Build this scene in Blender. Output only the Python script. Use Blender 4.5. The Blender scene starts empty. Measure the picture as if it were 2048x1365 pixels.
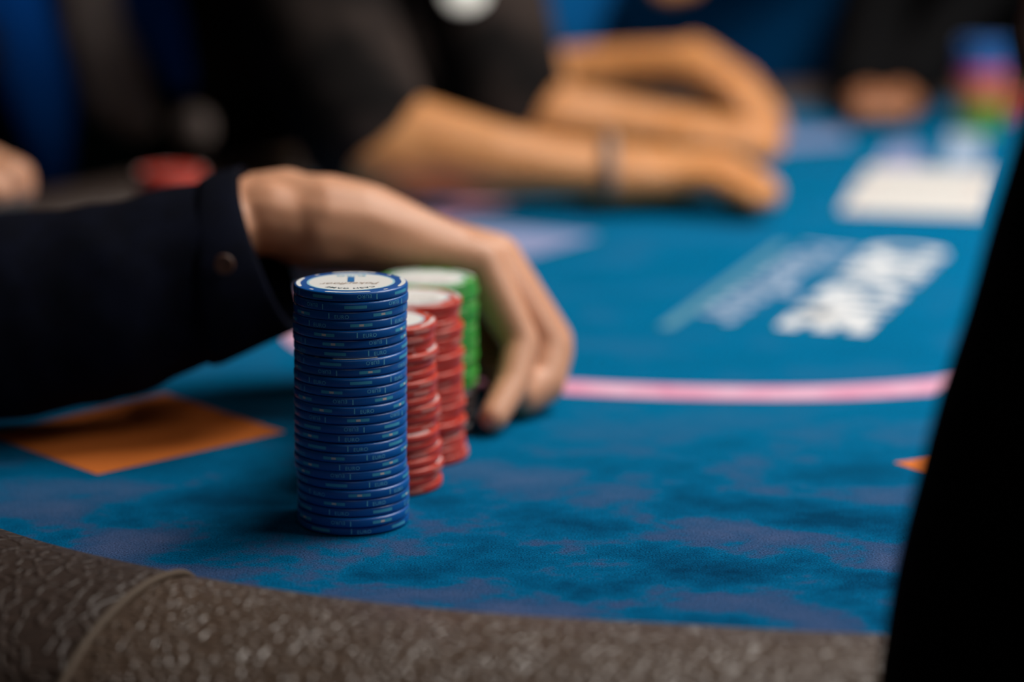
import bpy, bmesh, math, random
from mathutils import Vector, Matrix, noise

random.seed(7)
SC = bpy.context.scene
COL = SC.collection
PI = math.pi
TZ = 0.76                       # height of the felt above the floor

# ------------------------------------------------------------------ camera
F = 4836.0                      # focal length in pixels of the 2048 wide frame
PITCH = math.radians(12.4)
HC = 0.245                      # camera height above the felt
camd = bpy.data.cameras.new('camera')
camd.sensor_width = 36.0
camd.lens = 36.0 * F / 2048.0
camd.clip_start = 0.02
camd.dof.use_dof = True
camd.dof.focus_distance = 0.812
camd.dof.aperture_fstop = 3.7
camd.dof.aperture_blades = 0
cam = bpy.data.objects.new('camera', camd)
COL.objects.link(cam)
cam.location = (0, 0, TZ + HC)
cam.rotation_euler = (PI / 2 - PITCH, 0, 0)
SC.camera = cam

# ------------------------------------------------------------------ world, lights, exposure
w = bpy.data.worlds.new('world')
SC.world = w
w.use_nodes = True
w.node_tree.nodes['Background'].inputs[0].default_value = (0.55, 0.6, 0.75, 1)
w.node_tree.nodes['Background'].inputs[1].default_value = 0.006

def area(name, loc, target, sx, sy, power, col):
    l = bpy.data.lights.new(name, 'AREA')
    l.shape = 'RECTANGLE'; l.size = sx; l.size_y = sy
    l.energy = power; l.color = col
    o = bpy.data.objects.new(name, l)
    COL.objects.link(o)
    o.location = loc
    o.rotation_euler = (Vector(target) - Vector(loc)).to_track_quat('-Z', 'Y').to_euler()
    return o

area('table_lamp_light', (0.62, 1.32, TZ + 1.03), (0.45, 1.30, TZ), 0.8, 0.6, 20.5, (1.0, 0.95, 0.89))
area('right_side_fill', (1.05, 0.70, TZ + 0.85), (0.0, 0.85, TZ), 0.5, 0.4, 5.5, (1.0, 0.95, 0.90))  # added fill from the right, brightens the rail and chip sides
area('camera_side_fill', (0.1, -0.9, TZ + 1.5), (0.0, 0.9, TZ), 0.8, 0.6, 2.0, (1.0, 0.95, 0.90))  # added fill from behind the camera, lifts the surfaces facing it

SC.view_settings.view_transform = 'Standard'
SC.view_settings.look = 'None'
SC.view_settings.exposure = 0.0
SC.view_settings.gamma = 1.0
SC.view_settings.use_curve_mapping = False
SC.cycles.use_denoising = True

# ------------------------------------------------------------------ pixel helpers (used only to measure where things stand)
def ray(px, py):
    a = (px - 1024.0) / F
    b = -(py - 682.5) / F
    return Vector((a, math.cos(PITCH) + b * math.sin(PITCH), -math.sin(PITCH) + b * math.cos(PITCH)))

def P(px, py, Y):
    d = ray(px, py)
    t = Y / d.y
    return Vector((d.x * t, Y, TZ + HC + d.z * t))

def G(px, py, z=0.0):
    d = ray(px, py)
    t = (z - HC) / d.z
    return Vector((d.x * t, d.y * t, TZ + z))

# ------------------------------------------------------------------ materials
def mat(name, col, rough=0.5, spec=0.5, metal=0.0, sheen=0.0, sss=0.0, coat=0.0):
    m = bpy.data.materials.new(name)
    m.use_nodes = True
    b = m.node_tree.nodes['Principled BSDF']
    b.inputs['Base Color'].default_value = (*col, 1)
    b.inputs['Roughness'].default_value = rough
    b.inputs['Specular IOR Level'].default_value = spec
    b.inputs['Metallic'].default_value = metal
    b.inputs['Sheen Weight'].default_value = sheen
    b.inputs['Coat Weight'].default_value = coat
    if sss:
        b.inputs['Subsurface Weight'].default_value = sss
        b.inputs['Subsurface Radius'].default_value = (0.012, 0.005, 0.003)
        b.inputs['Subsurface Scale'].default_value = 0.6
    return m

def nodes(m):
    nt = m.node_tree
    return nt, nt.nodes, nt.links, nt.nodes['Principled BSDF']

def add_noise_color(m, scale, stops, detail=4.0, rough=0.55, dist=0.0, stretch=(1, 1, 1)):
    nt, N, L, b = nodes(m)
    tc = N.new('ShaderNodeTexCoord'); mp = N.new('ShaderNodeMapping')
    mp.inputs['Scale'].default_value = stretch
    nz = N.new('ShaderNodeTexNoise'); nz.inputs['Scale'].default_value = scale
    nz.inputs['Detail'].default_value = detail; nz.inputs['Roughness'].default_value = rough
    nz.inputs['Distortion'].default_value = dist
    cr = N.new('ShaderNodeValToRGB')
    while len(cr.color_ramp.elements) < len(stops):
        cr.color_ramp.elements.new(0.5)
    for e, (p, c) in zip(cr.color_ramp.elements, stops):
        e.position = p; e.color = (*c, 1)
    L.new(tc.outputs['Object'], mp.inputs['Vector']); L.new(mp.outputs[0], nz.inputs['Vector'])
    L.new(nz.outputs['Fac'], cr.inputs['Fac']); L.new(cr.outputs['Color'], b.inputs['Base Color'])
    return cr

def add_bump(m, scale, strength, dist=0.001, kind='noise'):
    nt, N, L, b = nodes(m)
    tc = N.new('ShaderNodeTexCoord')
    if kind == 'noise':
        t = N.new('ShaderNodeTexNoise'); t.inputs['Scale'].default_value = scale; t.inputs['Detail'].default_value = 3
        out = t.outputs['Fac']
    else:
        t = N.new('ShaderNodeTexVoronoi'); t.feature = 'DISTANCE_TO_EDGE'; t.inputs['Scale'].default_value = scale
        out = t.outputs['Distance']
    L.new(tc.outputs['Object'], t.inputs['Vector'])
    bp = N.new('ShaderNodeBump'); bp.inputs['Strength'].default_value = strength; bp.inputs['Distance'].default_value = dist
    L.new(out, bp.inputs['Height']); L.new(bp.outputs['Normal'], b.inputs['Normal'])
    return bp

M = {}
# suede felt: brushed nap in soft edged patches, plus a fine pile
def felt_material():
    m = mat('blue_suede_felt', (0.0, 0.10, 0.26), 0.95, 0.02)
    nt, N, L, b = nodes(m)
    b.inputs['Sheen Roughness'].default_value = 0.45
    b.inputs['Sheen Tint'].default_value = (0.45, 0.6, 0.9, 1)
    tc = N.new('ShaderNodeTexCoord')
    mp = N.new('ShaderNodeMapping'); mp.inputs['Scale'].default_value = (1.0, 1.15, 1.0)
    mp.inputs['Rotation'].default_value = (0, 0, math.radians(-18))
    L.new(tc.outputs['Object'], mp.inputs['Vector'])
    n1 = N.new('ShaderNodeTexNoise'); n1.inputs['Scale'].default_value = 17; n1.inputs['Detail'].default_value = 5
    n1.inputs['Roughness'].default_value = 0.62; n1.inputs['Distortion'].default_value = 0.12
    L.new(mp.outputs[0], n1.inputs['Vector'])
    c1 = N.new('ShaderNodeValToRGB'); e = c1.color_ramp.elements
    e[0].position = 0.32; e[0].color = (0.0, 0.034, 0.090, 1)
    e[1].position = 0.72; e[1].color = (0.060, 0.092, 0.200, 1)
    x = c1.color_ramp.elements.new(0.42); x.color = (0.0, 0.066, 0.160, 1)
    x = c1.color_ramp.elements.new(0.505); x.color = (0.0, 0.100, 0.23, 1)
    x = c1.color_ramp.elements.new(0.555); x.color = (0.026, 0.074, 0.180, 1)
    L.new(n1.outputs['Fac'], c1.inputs['Fac'])
    # light falloff painted in: near felt darker and mottled, farther felt brighter and even
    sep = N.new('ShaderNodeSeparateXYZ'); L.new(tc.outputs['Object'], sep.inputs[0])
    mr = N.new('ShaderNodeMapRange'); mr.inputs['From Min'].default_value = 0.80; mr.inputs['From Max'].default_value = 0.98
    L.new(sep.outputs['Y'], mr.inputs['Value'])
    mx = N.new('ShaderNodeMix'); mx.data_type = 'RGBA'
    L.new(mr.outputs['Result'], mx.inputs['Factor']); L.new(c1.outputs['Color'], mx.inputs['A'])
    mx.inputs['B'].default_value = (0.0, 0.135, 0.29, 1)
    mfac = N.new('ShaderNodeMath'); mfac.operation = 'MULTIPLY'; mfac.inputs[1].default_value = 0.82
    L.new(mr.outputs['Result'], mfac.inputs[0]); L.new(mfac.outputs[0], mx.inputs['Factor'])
    # fine pile speckle
    n2 = N.new('ShaderNodeTexNoise'); n2.inputs['Scale'].default_value = 1500; n2.inputs['Detail'].default_value = 2
    L.new(tc.outputs['Object'], n2.inputs['Vector'])
    r2 = N.new('ShaderNodeMapRange'); r2.inputs['From Min'].default_value = 0.3; r2.inputs['From Max'].default_value = 0.7
    r2.inputs['To Min'].default_value = 0.45; r2.inputs['To Max'].default_value = 1.55
    L.new(n2.outputs['Fac'], r2.inputs['Value'])
    mul = N.new('ShaderNodeMix'); mul.data_type = 'RGBA'; mul.blend_type = 'MULTIPLY'; mul.inputs['Factor'].default_value = 1
    L.new(mx.outputs['Result'], mul.inputs['A']); L.new(r2.outputs['Result'], mul.inputs['B'])
    L.new(mul.outputs['Result'], b.inputs['Base Color'])
    bp = N.new('ShaderNodeBump'); bp.inputs['Strength'].default_value = 0.5; bp.inputs['Distance'].default_value = 0.0006
    L.new(n2.outputs['Fac'], bp.inputs['Height']); L.new(bp.outputs['Normal'], b.inputs['Normal'])
    return m
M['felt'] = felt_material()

def leather_material(name, col, cell, strength, rough, edge=0.22, sign=1.0):
    m = mat(name, col, rough, 0.5)
    nt, N, L, b = nodes(m)
    tc = N.new('ShaderNodeTexCoord')
    nz = N.new('ShaderNodeTexNoise'); nz.inputs['Scale'].default_value = 60; nz.inputs['Detail'].default_value = 2
    L.new(tc.outputs['Object'], nz.inputs['Vector'])
    ad = N.new('ShaderNodeMix'); ad.data_type = 'RGBA'; ad.blend_type = 'LINEAR_LIGHT'; ad.inputs['Factor'].default_value = 0.0045
    L.new(tc.outputs['Object'], ad.inputs['A']); L.new(nz.outputs['Color'], ad.inputs['B'])
    v = N.new('ShaderNodeTexVoronoi'); v.feature = 'DISTANCE_TO_EDGE'; v.inputs['Scale'].default_value = cell
    L.new(ad.outputs['Result'], v.inputs['Vector'])
    r = N.new('ShaderNodeMapRange'); r.inputs['From Max'].default_value = edge
    r.inputs['To Min'].default_value = 0.0 if sign > 0 else 0.8; r.inputs['To Max'].default_value = 1.0 if sign > 0 else 0.0
    r.interpolation_type = 'SMOOTHERSTEP'
    L.new(v.outputs['Distance'], r.inputs['Value'])
    n2 = N.new('ShaderNodeTexNoise'); n2.inputs['Scale'].default_value = 900; n2.inputs['Detail'].default_value = 2
    L.new(tc.outputs['Object'], n2.inputs['Vector'])
    sm = N.new('ShaderNodeMath'); sm.operation = 'MULTIPLY_ADD'; sm.inputs[1].default_value = 0.25
    L.new(n2.outputs['Fac'], sm.inputs[0]); L.new(r.outputs['Result'], sm.inputs[2])
    bp = N.new('ShaderNodeBump'); bp.inputs['Strength'].default_value = strength; bp.inputs['Distance'].default_value = 0.0022
    L.new(sm.outputs[0], bp.inputs['Height']); L.new(bp.outputs['Normal'], b.inputs['Normal'])
    return m
M['leather'] = leather_material('brown_leather', (0.078, 0.051, 0.036), 270, 0.5, 0.36, 0.40)
M['leather_grain'] = leather_material('grained_brown_leather', (0.034, 0.021, 0.016), 150, 0.42, 0.46, 0.20, -1.0)
M['piping'] = mat('leather_piping', (0.085, 0.060, 0.042), 0.65, 0.2)
M['wood'] = mat('black_pedestal', (0.01, 0.01, 0.011), 0.5)
M['print_orange'] = mat('orange_print', (0.66, 0.17, 0.030), 0.85, 0.15)
add_bump(M['print_orange'], 1500, 0.4, 0.0004)
M['print_white'] = mat('white_print', (0.70, 0.72, 0.74), 0.8, 0.2)
M['print_pale'] = mat('pale_lilac_print', (0.24, 0.28, 0.47), 0.85, 0.15)
M['print_grey'] = mat('grey_blue_print', (0.33, 0.43, 0.58), 0.85, 0.15)
M['print_teal'] = mat('teal_print', (0.10, 0.27, 0.36), 0.85, 0.15)
M['print_pink'] = mat('pink_white_line_print', (0.62, 0.32, 0.45), 0.85, 0.15)
add_noise_color(M['print_pink'], 40, [(0.35, (0.62, 0.26, 0.40)), (0.65, (0.66, 0.42, 0.56))])

def chip_mat(name, col):
    m = mat(name, col, 0.34, 0.5)
    add_bump(m, 900, 0.12, 0.0002)
    return m
M['chip_blue'] = chip_mat('blue_chip', (0.002, 0.092, 0.36))
M['chip_red'] = chip_mat('red_chip', (0.56, 0.045, 0.022))
M['chip_green'] = chip_mat('green_chip', (0.03, 0.33, 0.03))
M['chip_black'] = chip_mat('black_chip', (0.012, 0.011, 0.014))
M['chip_orange'] = chip_mat('orange_chip', (0.60, 0.20, 0.04))
M['chip_pink'] = chip_mat('pink_chip', (0.65, 0.05, 0.22))
M['edge_teal'] = mat('teal_edge_print', (0.055, 0.34, 0.52), 0.5, 0.3)
M['edge_text'] = mat('light_teal_edge_ink', (0.13, 0.47, 0.68), 0.5, 0.3)
M['edge_pale'] = mat('pale_edge_print', (0.62, 0.40, 0.34), 0.5, 0.3)
M['edge_grey'] = mat('grey_edge_print', (0.30, 0.29, 0.28), 0.5, 0.3)
M['emblem'] = mat('pink_white_edge_emblem', (0.62, 0.54, 0.52), 0.5, 0.3)
M['edge_red'] = mat('pink_edge_print', (0.62, 0.22, 0.17), 0.45, 0.4)
M['edge_green'] = mat('light_green_edge_print', (0.22, 0.48, 0.14), 0.45, 0.4)
M['mark_white'] = mat('white_face_mark', (0.78, 0.80, 0.80), 0.4, 0.4)
M['label_rim'] = mat('light_blue_label_rim', (0.35, 0.62, 0.75), 0.4, 0.4)
M['label_white'] = mat('white_label', (0.80, 0.80, 0.78), 0.4, 0.4)
M['ink_dark'] = mat('dark_teal_ink', (0.01, 0.07, 0.10), 0.5)
M['ink_blue'] = mat('blue_ink', (0.0, 0.14, 0.40), 0.5)
M['ink_light'] = mat('light_blue_ink', (0.28, 0.55, 0.72), 0.5)
M['ink_brown'] = mat('brown_script_ink', (0.30, 0.19, 0.13), 0.5)
M['card'] = mat('white_card', (0.70, 0.68, 0.65), 0.5, 0.3)
M['pip_red'] = mat('red_card_ink', (0.60, 0.10, 0.08), 0.5)

def skin(name, a, b_, rough=0.48):
    m = mat(name, a, rough, 0.4, sss=0.12)
    add_noise_color(m, 26, [(0.3, a), (0.7, b_)])
    add_bump(m, 700, 0.15, 0.0004)
    return m
M['skin_near'] = skin('warm_beige_skin', (0.57, 0.27, 0.155), (0.63, 0.32, 0.19))
M['skin_tan'] = skin('tan_skin', (0.56, 0.225, 0.070), (0.60, 0.265, 0.095))
M['skin_far'] = skin('brown_skin', (0.32, 0.125, 0.055), (0.38, 0.155, 0.075))
def cloth(name, col, col2=None, scale=30, rough=0.9):
    m = mat(name, col, rough, 0.06)
    if col2:
        add_noise_color(m, scale, [(0.42, col), (0.62, col2)], detail=2)
    return m
M['navy'] = cloth('navy_shirt_cloth', (0.0016, 0.0023, 0.0065), (0.0023, 0.0034, 0.010), 60)
M['black_cloth'] = cloth('black_cloth', (0.004, 0.004, 0.0045))
M['sleeve_black'] = cloth('matt_black_cloth', (0.0022, 0.0022, 0.0024))
M['charcoal'] = cloth('charcoal_print_cloth', (0.007, 0.006, 0.006), (0.034, 0.025, 0.022), 14)
M['grey_tee'] = cloth('grey_brown_cloth', (0.27, 0.215, 0.195), (0.33, 0.265, 0.24), 20)
M['blue_jacket'] = cloth('blue_jacket_cloth', (0.0, 0.050, 0.25))
M['blue_tee'] = cloth('blue_shirt_cloth', (0.0, 0.055, 0.17))
M['slate'] = cloth('slate_cloth', (0.035, 0.045, 0.06))
M['trousers'] = cloth('dark_trouser_cloth', (0.006, 0.006, 0.008))
M['hair'] = mat('dark_brown_hair', (0.012, 0.008, 0.006), 0.5)
M['eye'] = mat('eye_white', (0.7, 0.68, 0.65), 0.2)
M['button'] = mat('brown_button', (0.10, 0.045, 0.028), 0.4)
M['badge'] = mat('white_badge', (0.85, 0.85, 0.80), 0.5)
M['band'] = mat('grey_wristband', (0.26, 0.20, 0.17), 0.5)
M['carpet'] = cloth('dark_carpet', (0.012, 0.012, 0.016), (0.022, 0.018, 0.020), 9)
M['wall'] = mat('dark_teal_wall', (0.006, 0.016, 0.016), 0.9, 0.1)
M['ceil'] = mat('dark_ceiling', (0.01, 0.01, 0.01), 0.9, 0.1)

# ------------------------------------------------------------------ object helpers
def link(name, me, m=None, parent=None, smooth=True):
    o = bpy.data.objects.new(name, me)
    COL.objects.link(o)
    if m is not None and not me.materials:
        me.materials.append(m)
    if smooth:
        for p in me.polygons:
            p.use_smooth = True
    if parent:
        o.parent = parent
    return o

def mesh_from(name, verts, faces):
    me = bpy.data.meshes.new(name)
    me.from_pydata([tuple(v) for v in verts], [], faces)
    me.update()
    return me

def bm_mesh(name, bm):
    bmesh.ops.recalc_face_normals(bm, faces=bm.faces)
    me = bpy.data.meshes.new(name)
    bm.to_mesh(me); bm.free()
    return me

def tag(o, label=None, cat=None, group=None, kind=None):
    if label: o['label'] = label
    if cat: o['category'] = cat
    if group: o['group'] = group
    if kind: o['kind'] = kind
    return o

def empty(name, loc):
    o = bpy.data.objects.new(name, None)
    o.empty_display_size = 0.02
    COL.objects.link(o)
    o.location = loc
    return o

def box_bm(bm, c, s, rot=None):
    r = bmesh.ops.create_cube(bm, size=1.0)
    for v in r['verts']:
        p = Vector((v.co.x * s[0], v.co.y * s[1], v.co.z * s[2]))
        if rot: p = rot @ p
        v.co = p + Vector(c)
    return r['verts']

def box(name, c, s, m, parent=None, bevel=0.0):
    bm = bmesh.new(); box_bm(bm, c, s)
    if bevel:
        bmesh.ops.bevel(bm, geom=bm.edges[:], offset=bevel, segments=2, affect='EDGES')
    return link(name, bm_mesh(name, bm), m, parent, smooth=False)

def lathe(name, prof, seg=48, cap=True):
    """prof: list of (r, z) from bottom to top; closed with end fans when r == 0."""
    vs, fs = [], []
    rows = []
    for r, z in prof:
        if r < 1e-7:
            rows.append([len(vs)]); vs.append((0, 0, z))
        else:
            rows.append(list(range(len(vs), len(vs) + seg)))
            for k in range(seg):
                a = 2 * PI * k / seg
                vs.append((r * math.cos(a), r * math.sin(a), z))
    for A, B in zip(rows, rows[1:]):
        for k in range(seg):
            k2 = (k + 1) % seg
            if len(A) == 1 and len(B) == 1: continue
            if len(A) == 1: fs.append((A[0], B[k2], B[k]))
            elif len(B) == 1: fs.append((A[k], A[k2], B[0]))
            else: fs.append((A[k], A[k2], B[k2], B[k]))
    return mesh_from(name, vs, fs)

def text_mesh(s, size, shear=0.0, bold=0.0, align='CENTER', spacing=1.0, res=3):
    cu = bpy.data.curves.new('text', 'FONT')
    cu.body = s; cu.size = size; cu.shear = shear; cu.align_x = align
    cu.offset = bold; cu.resolution_u = res; cu.space_character = spacing
    o = bpy.data.objects.new('text', cu)
    COL.objects.link(o)
    dg = bpy.context.evaluated_depsgraph_get(); dg.update()
    me = bpy.data.meshes.new_from_object(o.evaluated_get(dg))
    vs = [v.co.copy() for v in me.vertices]
    fs = [tuple(p.vertices) for p in me.polygons]
    bpy.data.objects.remove(o); bpy.data.curves.remove(cu); bpy.data.meshes.remove(me)
    return vs, fs

def join(parts):
    vs, fs = [], []
    for v, f in parts:
        n = len(vs); vs += v; fs += [tuple(i + n for i in q) for q in f]
    return vs, fs

def catmull(pts, n, closed=False):
    out = []
    N = len(pts)
    rng = range(N) if closed else range(N - 1)
    for i in rng:
        if closed:
            p0, p1, p2, p3 = pts[i - 1], pts[i], pts[(i + 1) % N], pts[(i + 2) % N]
        else:
            p0, p1, p2, p3 = pts[max(i - 1, 0)], pts[i], pts[i + 1], pts[min(i + 2, N - 1)]
        for k in range(n):
            t = k / n
            out.append(0.5 * ((2 * p1) + (p2 - p0) * t + (2 * p0 - 5 * p1 + 4 * p2 - p3) * t * t + (3 * p1 - p0 - 3 * p2 + p3) * t ** 3))
    if not closed: out.append(pts[-1].copy())
    return out

# blobs: tapered limbs fused by a voxel remesh into one continuous surface
ICO = None
def ico():
    global ICO
    if ICO is None:
        bm = bmesh.new(); bmesh.ops.create_icosphere(bm, subdivisions=2, radius=1)
        ICO = ([v.co.copy() for v in bm.verts], [tuple(v.index for v in f.verts) for f in bm.faces])
        bm.free()
    return ICO

def blob_mesh(name, chains, voxel, smooth=4):
    """chains: lists of (point, radius) or (point, (rx, ry, rz))."""
    iv, jf = ico()
    vs, fs = [], []
    def ball(p, r):
        n = len(vs)
        for v in iv:
            vs.append((p.x + v.x * r[0], p.y + v.y * r[1], p.z + v.z * r[2]))
        for f in jf: fs.append((f[0] + n, f[1] + n, f[2] + n))
    def tri(r): return Vector((r, r, r)) if isinstance(r, (int, float)) else Vector(r)
    for ch in chains:
        if len(ch) == 1:
            ball(Vector(ch[0][0]), tri(ch[0][1])); continue
        for (p, r), (q, s) in zip(ch, ch[1:]):
            p, q, r, s = Vector(p), Vector(q), tri(r), tri(s)
            d = (q - p).length
            k = max(1, int(math.ceil(d / (0.28 * min(min(r), min(s)) + 1e-6))))
            for i in range(k + 1):
                t = i / k
                ball(p.lerp(q, t), r.lerp(s, t))
    me = mesh_from(name, vs, fs)
    o = bpy.data.objects.new('tmp', me); COL.objects.link(o)
    rm = o.modifiers.new('r', 'REMESH'); rm.mode = 'VOXEL'; rm.voxel_size = voxel; rm.use_smooth_shade = True
    if smooth:
        sm = o.modifiers.new('s', 'SMOOTH'); sm.factor = 0.5; sm.iterations = smooth
    dg = bpy.context.evaluated_depsgraph_get(); dg.update()
    out = bpy.data.meshes.new_from_object(o.evaluated_get(dg))
    bpy.data.objects.remove(o); bpy.data.meshes.remove(me)
    out.name = name
    return out

def merge_meshes(name, mes):
    bm = bmesh.new()
    for me in mes: bm.from_mesh(me)
    out = bpy.data.meshes.new(name); bm.to_mesh(out); bm.free()
    for me in mes: bpy.data.meshes.remove(me)
    return out

# ------------------------------------------------------------------ the setting
def struct(o): o['kind'] = 'structure'; return o
struct(box('floor', (0, 2.0, -0.05), (9, 9, 0.1), M['carpet']))
struct(box('ceiling', (0, 2.0, 3.05), (9, 9, 0.1), M['ceil']))
struct(box('wall_back', (0, 6.45, 1.5), (9, 0.1, 3.0), M['wall']))
struct(box('wall_left', (-4.45, 2.0, 1.5), (0.1, 9, 3.0), M['wall']))
struct(box('wall_right', (4.45, 2.0, 1.5), (0.1, 9, 3.0), M['wall']))
struct(box('wall_front', (0, -2.45, 1.5), (9, 0.1, 3.0), M['wall']))

# ------------------------------------------------------------------ poker table
table = empty('poker_table', (0.28, 1.5, 0))
tag(table, 'oval poker table with blue suede felt and padded brown leather rail', 'table')
def tpart(name, me, m, smooth=True, parent=None):
    o = link(name, me, m, None, smooth)
    o.parent = parent or table
    o.matrix_parent_inverse = (Matrix.Translation(table.location)).inverted()
    return o
INNER = [Vector((x, y, 0)) for x, y in [
    (-.318, 1.32), (-.325, 1.19), (-.290, 1.03), (-.236, .895), (-.175, .797), (-.105, .741), (-.030, .707), (.050, .690),
    (.130, .680), (.25, .684), (.40, .725), (.55, .83), (.66, .98), (.74, 1.16), (.80, 1.38), (.82, 1.62), (.74, 1.86),
    (.58, 2.02), (.38, 2.07), (.21, 2.01), (.07, 1.88), (-.05, 1.73), (-.16, 1.58), (-.26, 1.45)]]
NS = 12
OUT = catmull(INNER, NS, True)
NO = len(OUT)
NRM = []
for i in range(NO):
    t = (OUT[(i + 1) % NO] - OUT[i - 1]).normalized()
    NRM.append(Vector((t.y, -t.x, 0)))          # counter-clockwise loop: outward normal
area2 = sum(OUT[i].x * OUT[(i + 1) % NO].y - OUT[(i + 1) % NO].x * OUT[i].y for i in range(NO))
if area2 < 0: NRM = [-n for n in NRM]
def felt_mesh():
    vs, fs = [], []
    ring = [p + n * 0.012 for p, n in zip(OUT, NRM)]
    vs += [(p.x, p.y, TZ) for p in ring] + [(p.x, p.y, TZ - 0.03) for p in ring]
    fs.append(tuple(range(NO))); fs.append(tuple(range(2 * NO - 1, NO - 1, -1)))
    for i in range(NO):
        j = (i + 1) % NO
        fs.append((i, NO + i, NO + j, j))
    bm = bmesh.new()
    me = mesh_from('felt', vs, fs)
    bm.from_mesh(me); bmesh.ops.recalc_face_normals(bm, faces=bm.faces); bm.to_mesh(me); bm.free()
    return me
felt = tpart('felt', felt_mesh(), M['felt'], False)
felt['label'] = 'blue suede felt with a brushed mottled nap'
PROF = [(0.000, -0.006), (0.0015, 0.001), (0.005, 0.0062), (0.012, 0.0105), (0.022, 0.0130), (0.036, 0.0142), (0.052, 0.0132), (0.068, 0.0100),
        (0.084, 0.0040), (0.098, -0.006), (0.107, -0.020), (0.110, -0.036), (0.106, -0.052), (0.092, -0.062), (0.06, -0.064), (0.0, -0.05)]
SEAMS = [5 * NS + 1, 11 * NS, 14 * NS, 17 * NS, 20 * NS, 23 * NS - 1 - NS // 2]
SLANT = {5 * NS + 1: 22.0}
def rail_point(i, k, swell=0.0):
    a, z = PROF[k]
    i0 = int(math.floor(i)); t = i - i0
    p0, p1 = OUT[i0 % NO], OUT[(i0 + 1) % NO]
    n0, n1 = NRM[i0 % NO], NRM[(i0 + 1) % NO]
    p = p0.lerp(p1, t) + n0.lerp(n1, t) * a
    return Vector((p.x, p.y, TZ + z))
def panel_mesh(i0, i1):
    n_ = i1 - i0; K = len(PROF)
    vs, fs = [], []
    for n in range(n_ + 1):
        e = min(n, n_ - n)
        dip = 0.0010 if e == 0 else 0
        for k in range(K):
            a = PROF[k][0]
            b0 = i0 + SLANT.get(i0 % NO, 0) * a; b1 = i1 + SLANT.get(i1 % NO, 0) * a
            v = rail_point(b0 + (b1 - b0) * n / n_, k)
            if PROF[k][1] > -0.05: v.z -= dip
            vs.append(v)
    for n in range(n_):
        for k in range(K):
            k2 = (k + 1) % K
            fs.append((n * K + k, n * K + k2, (n + 1) * K + k2, (n + 1) * K + k))
    me = mesh_from('rail_panel', vs, fs)
    bm = bmesh.new(); bm.from_mesh(me); bmesh.ops.recalc_face_normals(bm, faces=bm.faces); bm.to_mesh(me); bm.free()
    return me
def tube_mesh(name, pts, r, seg=8):
    vs, fs = [], []
    n = len(pts)
    for i, p in enumerate(pts):
        t = (pts[min(i + 1, n - 1)] - pts[max(i - 1, 0)]).normalized()
        u = t.cross(Vector((0.13, 0.21, 1))).normalized(); v = t.cross(u)
        rr = r[i] if isinstance(r, (list, tuple)) else r
        for k in range(seg):
            a = 2 * PI * k / seg
            vs.append(p + (u * math.cos(a) + v * math.sin(a)) * rr)
    for i in range(n - 1):
        for k in range(seg):
            k2 = (k + 1) % seg
            fs.append((i * seg + k, i * seg + k2, (i + 1) * seg + k2, (i + 1) * seg + k))
    fs.append(tuple(range(seg - 1, -1, -1))); fs.append(tuple((n - 1) * seg + k for k in range(seg)))
    return mesh_from(name, vs, fs)
for a, b in zip(SEAMS, SEAMS[1:] + [SEAMS[0] + NO]):
    last = b > NO - 1
    rp = tpart('rail_panel', panel_mesh(a, b), M['leather_grain'] if last else M['leather'])
    if last: rp['label'] = 'coarsely grained brown leather panel left of the seam'
    pts = catmull([rail_point(a + SLANT.get(a, 0) * PROF[k][0], k) + Vector((0, 0, 0.0000)) for k in range(0, 13)], 4)
    sp = link('seam_piping', tube_mesh('seam_piping', pts, 0.0014), M['piping'])
    sp.parent = rp
    sp['label'] = 'lighter leather piping along the rail seam'
# pedestal
for sx in (-1, 1):
    c = Vector((0.25, 1.38, 0)) + Vector((.34, .94, 0)) * 0.30 * sx
    prof = [(0, 0.0), (0.16, 0.0), (0.16, 0.02), (0.10, 0.05), (0.07, 0.12), (0.07, 0.60), (0.16, 0.70), (0.16, TZ - 0.03), (0, TZ - 0.03)]
    me = lathe('pedestal', prof, 32)
    for v in me.vertices: v.co += c
    tpart('pedestal', me, M['wood'])

# prints on the felt (flat ink)
def flat_poly(name, pts, m, z=0.0003):
    me = mesh_from(name, [(p.x, p.y, TZ + z) for p in pts], [tuple(range(len(pts)))])
    bm = bmesh.new(); bm.from_mesh(me); bmesh.ops.recalc_face_normals(bm, faces=bm.faces)
    if bm.faces[:][0].normal.z < 0: bmesh.ops.reverse_faces(bm, faces=bm.faces)
    bm.to_mesh(me); bm.free()
    return tpart(name, me, m, False)
flat_poly('player_box', [G(-25, 872), G(195, 951), G(570, 866), G(330, 788)], M['print_orange'])['label'] = 'orange card box by the dark sleeve'
q0 = G(1788, 927)
flat_poly('player_box', [q0, q0 + Vector((.085, .040, 0)), q0 + Vector((.125, -.035, 0)), q0 + Vector((.036, -.055, 0))], M['print_orange'])['label'] = 'orange card box by the black arm'
b0, ba, bc = Vector((.004, 1.326, 0)), Vector((.047, .075, 0)), Vector((-.075, .047, 0))
flat_poly('player_box', [b0, b0 + ba, b0 + ba + bc, b0 + bc], M['print_pale'])['label'] = 'pale lilac card box beyond the hand'
flat_poly('player_box', [G(1500, 303), G(1700, 286), G(1690, 262), G(1540, 270)], M['print_pale'])['label'] = 'pale lilac card box by the far hands'
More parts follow.
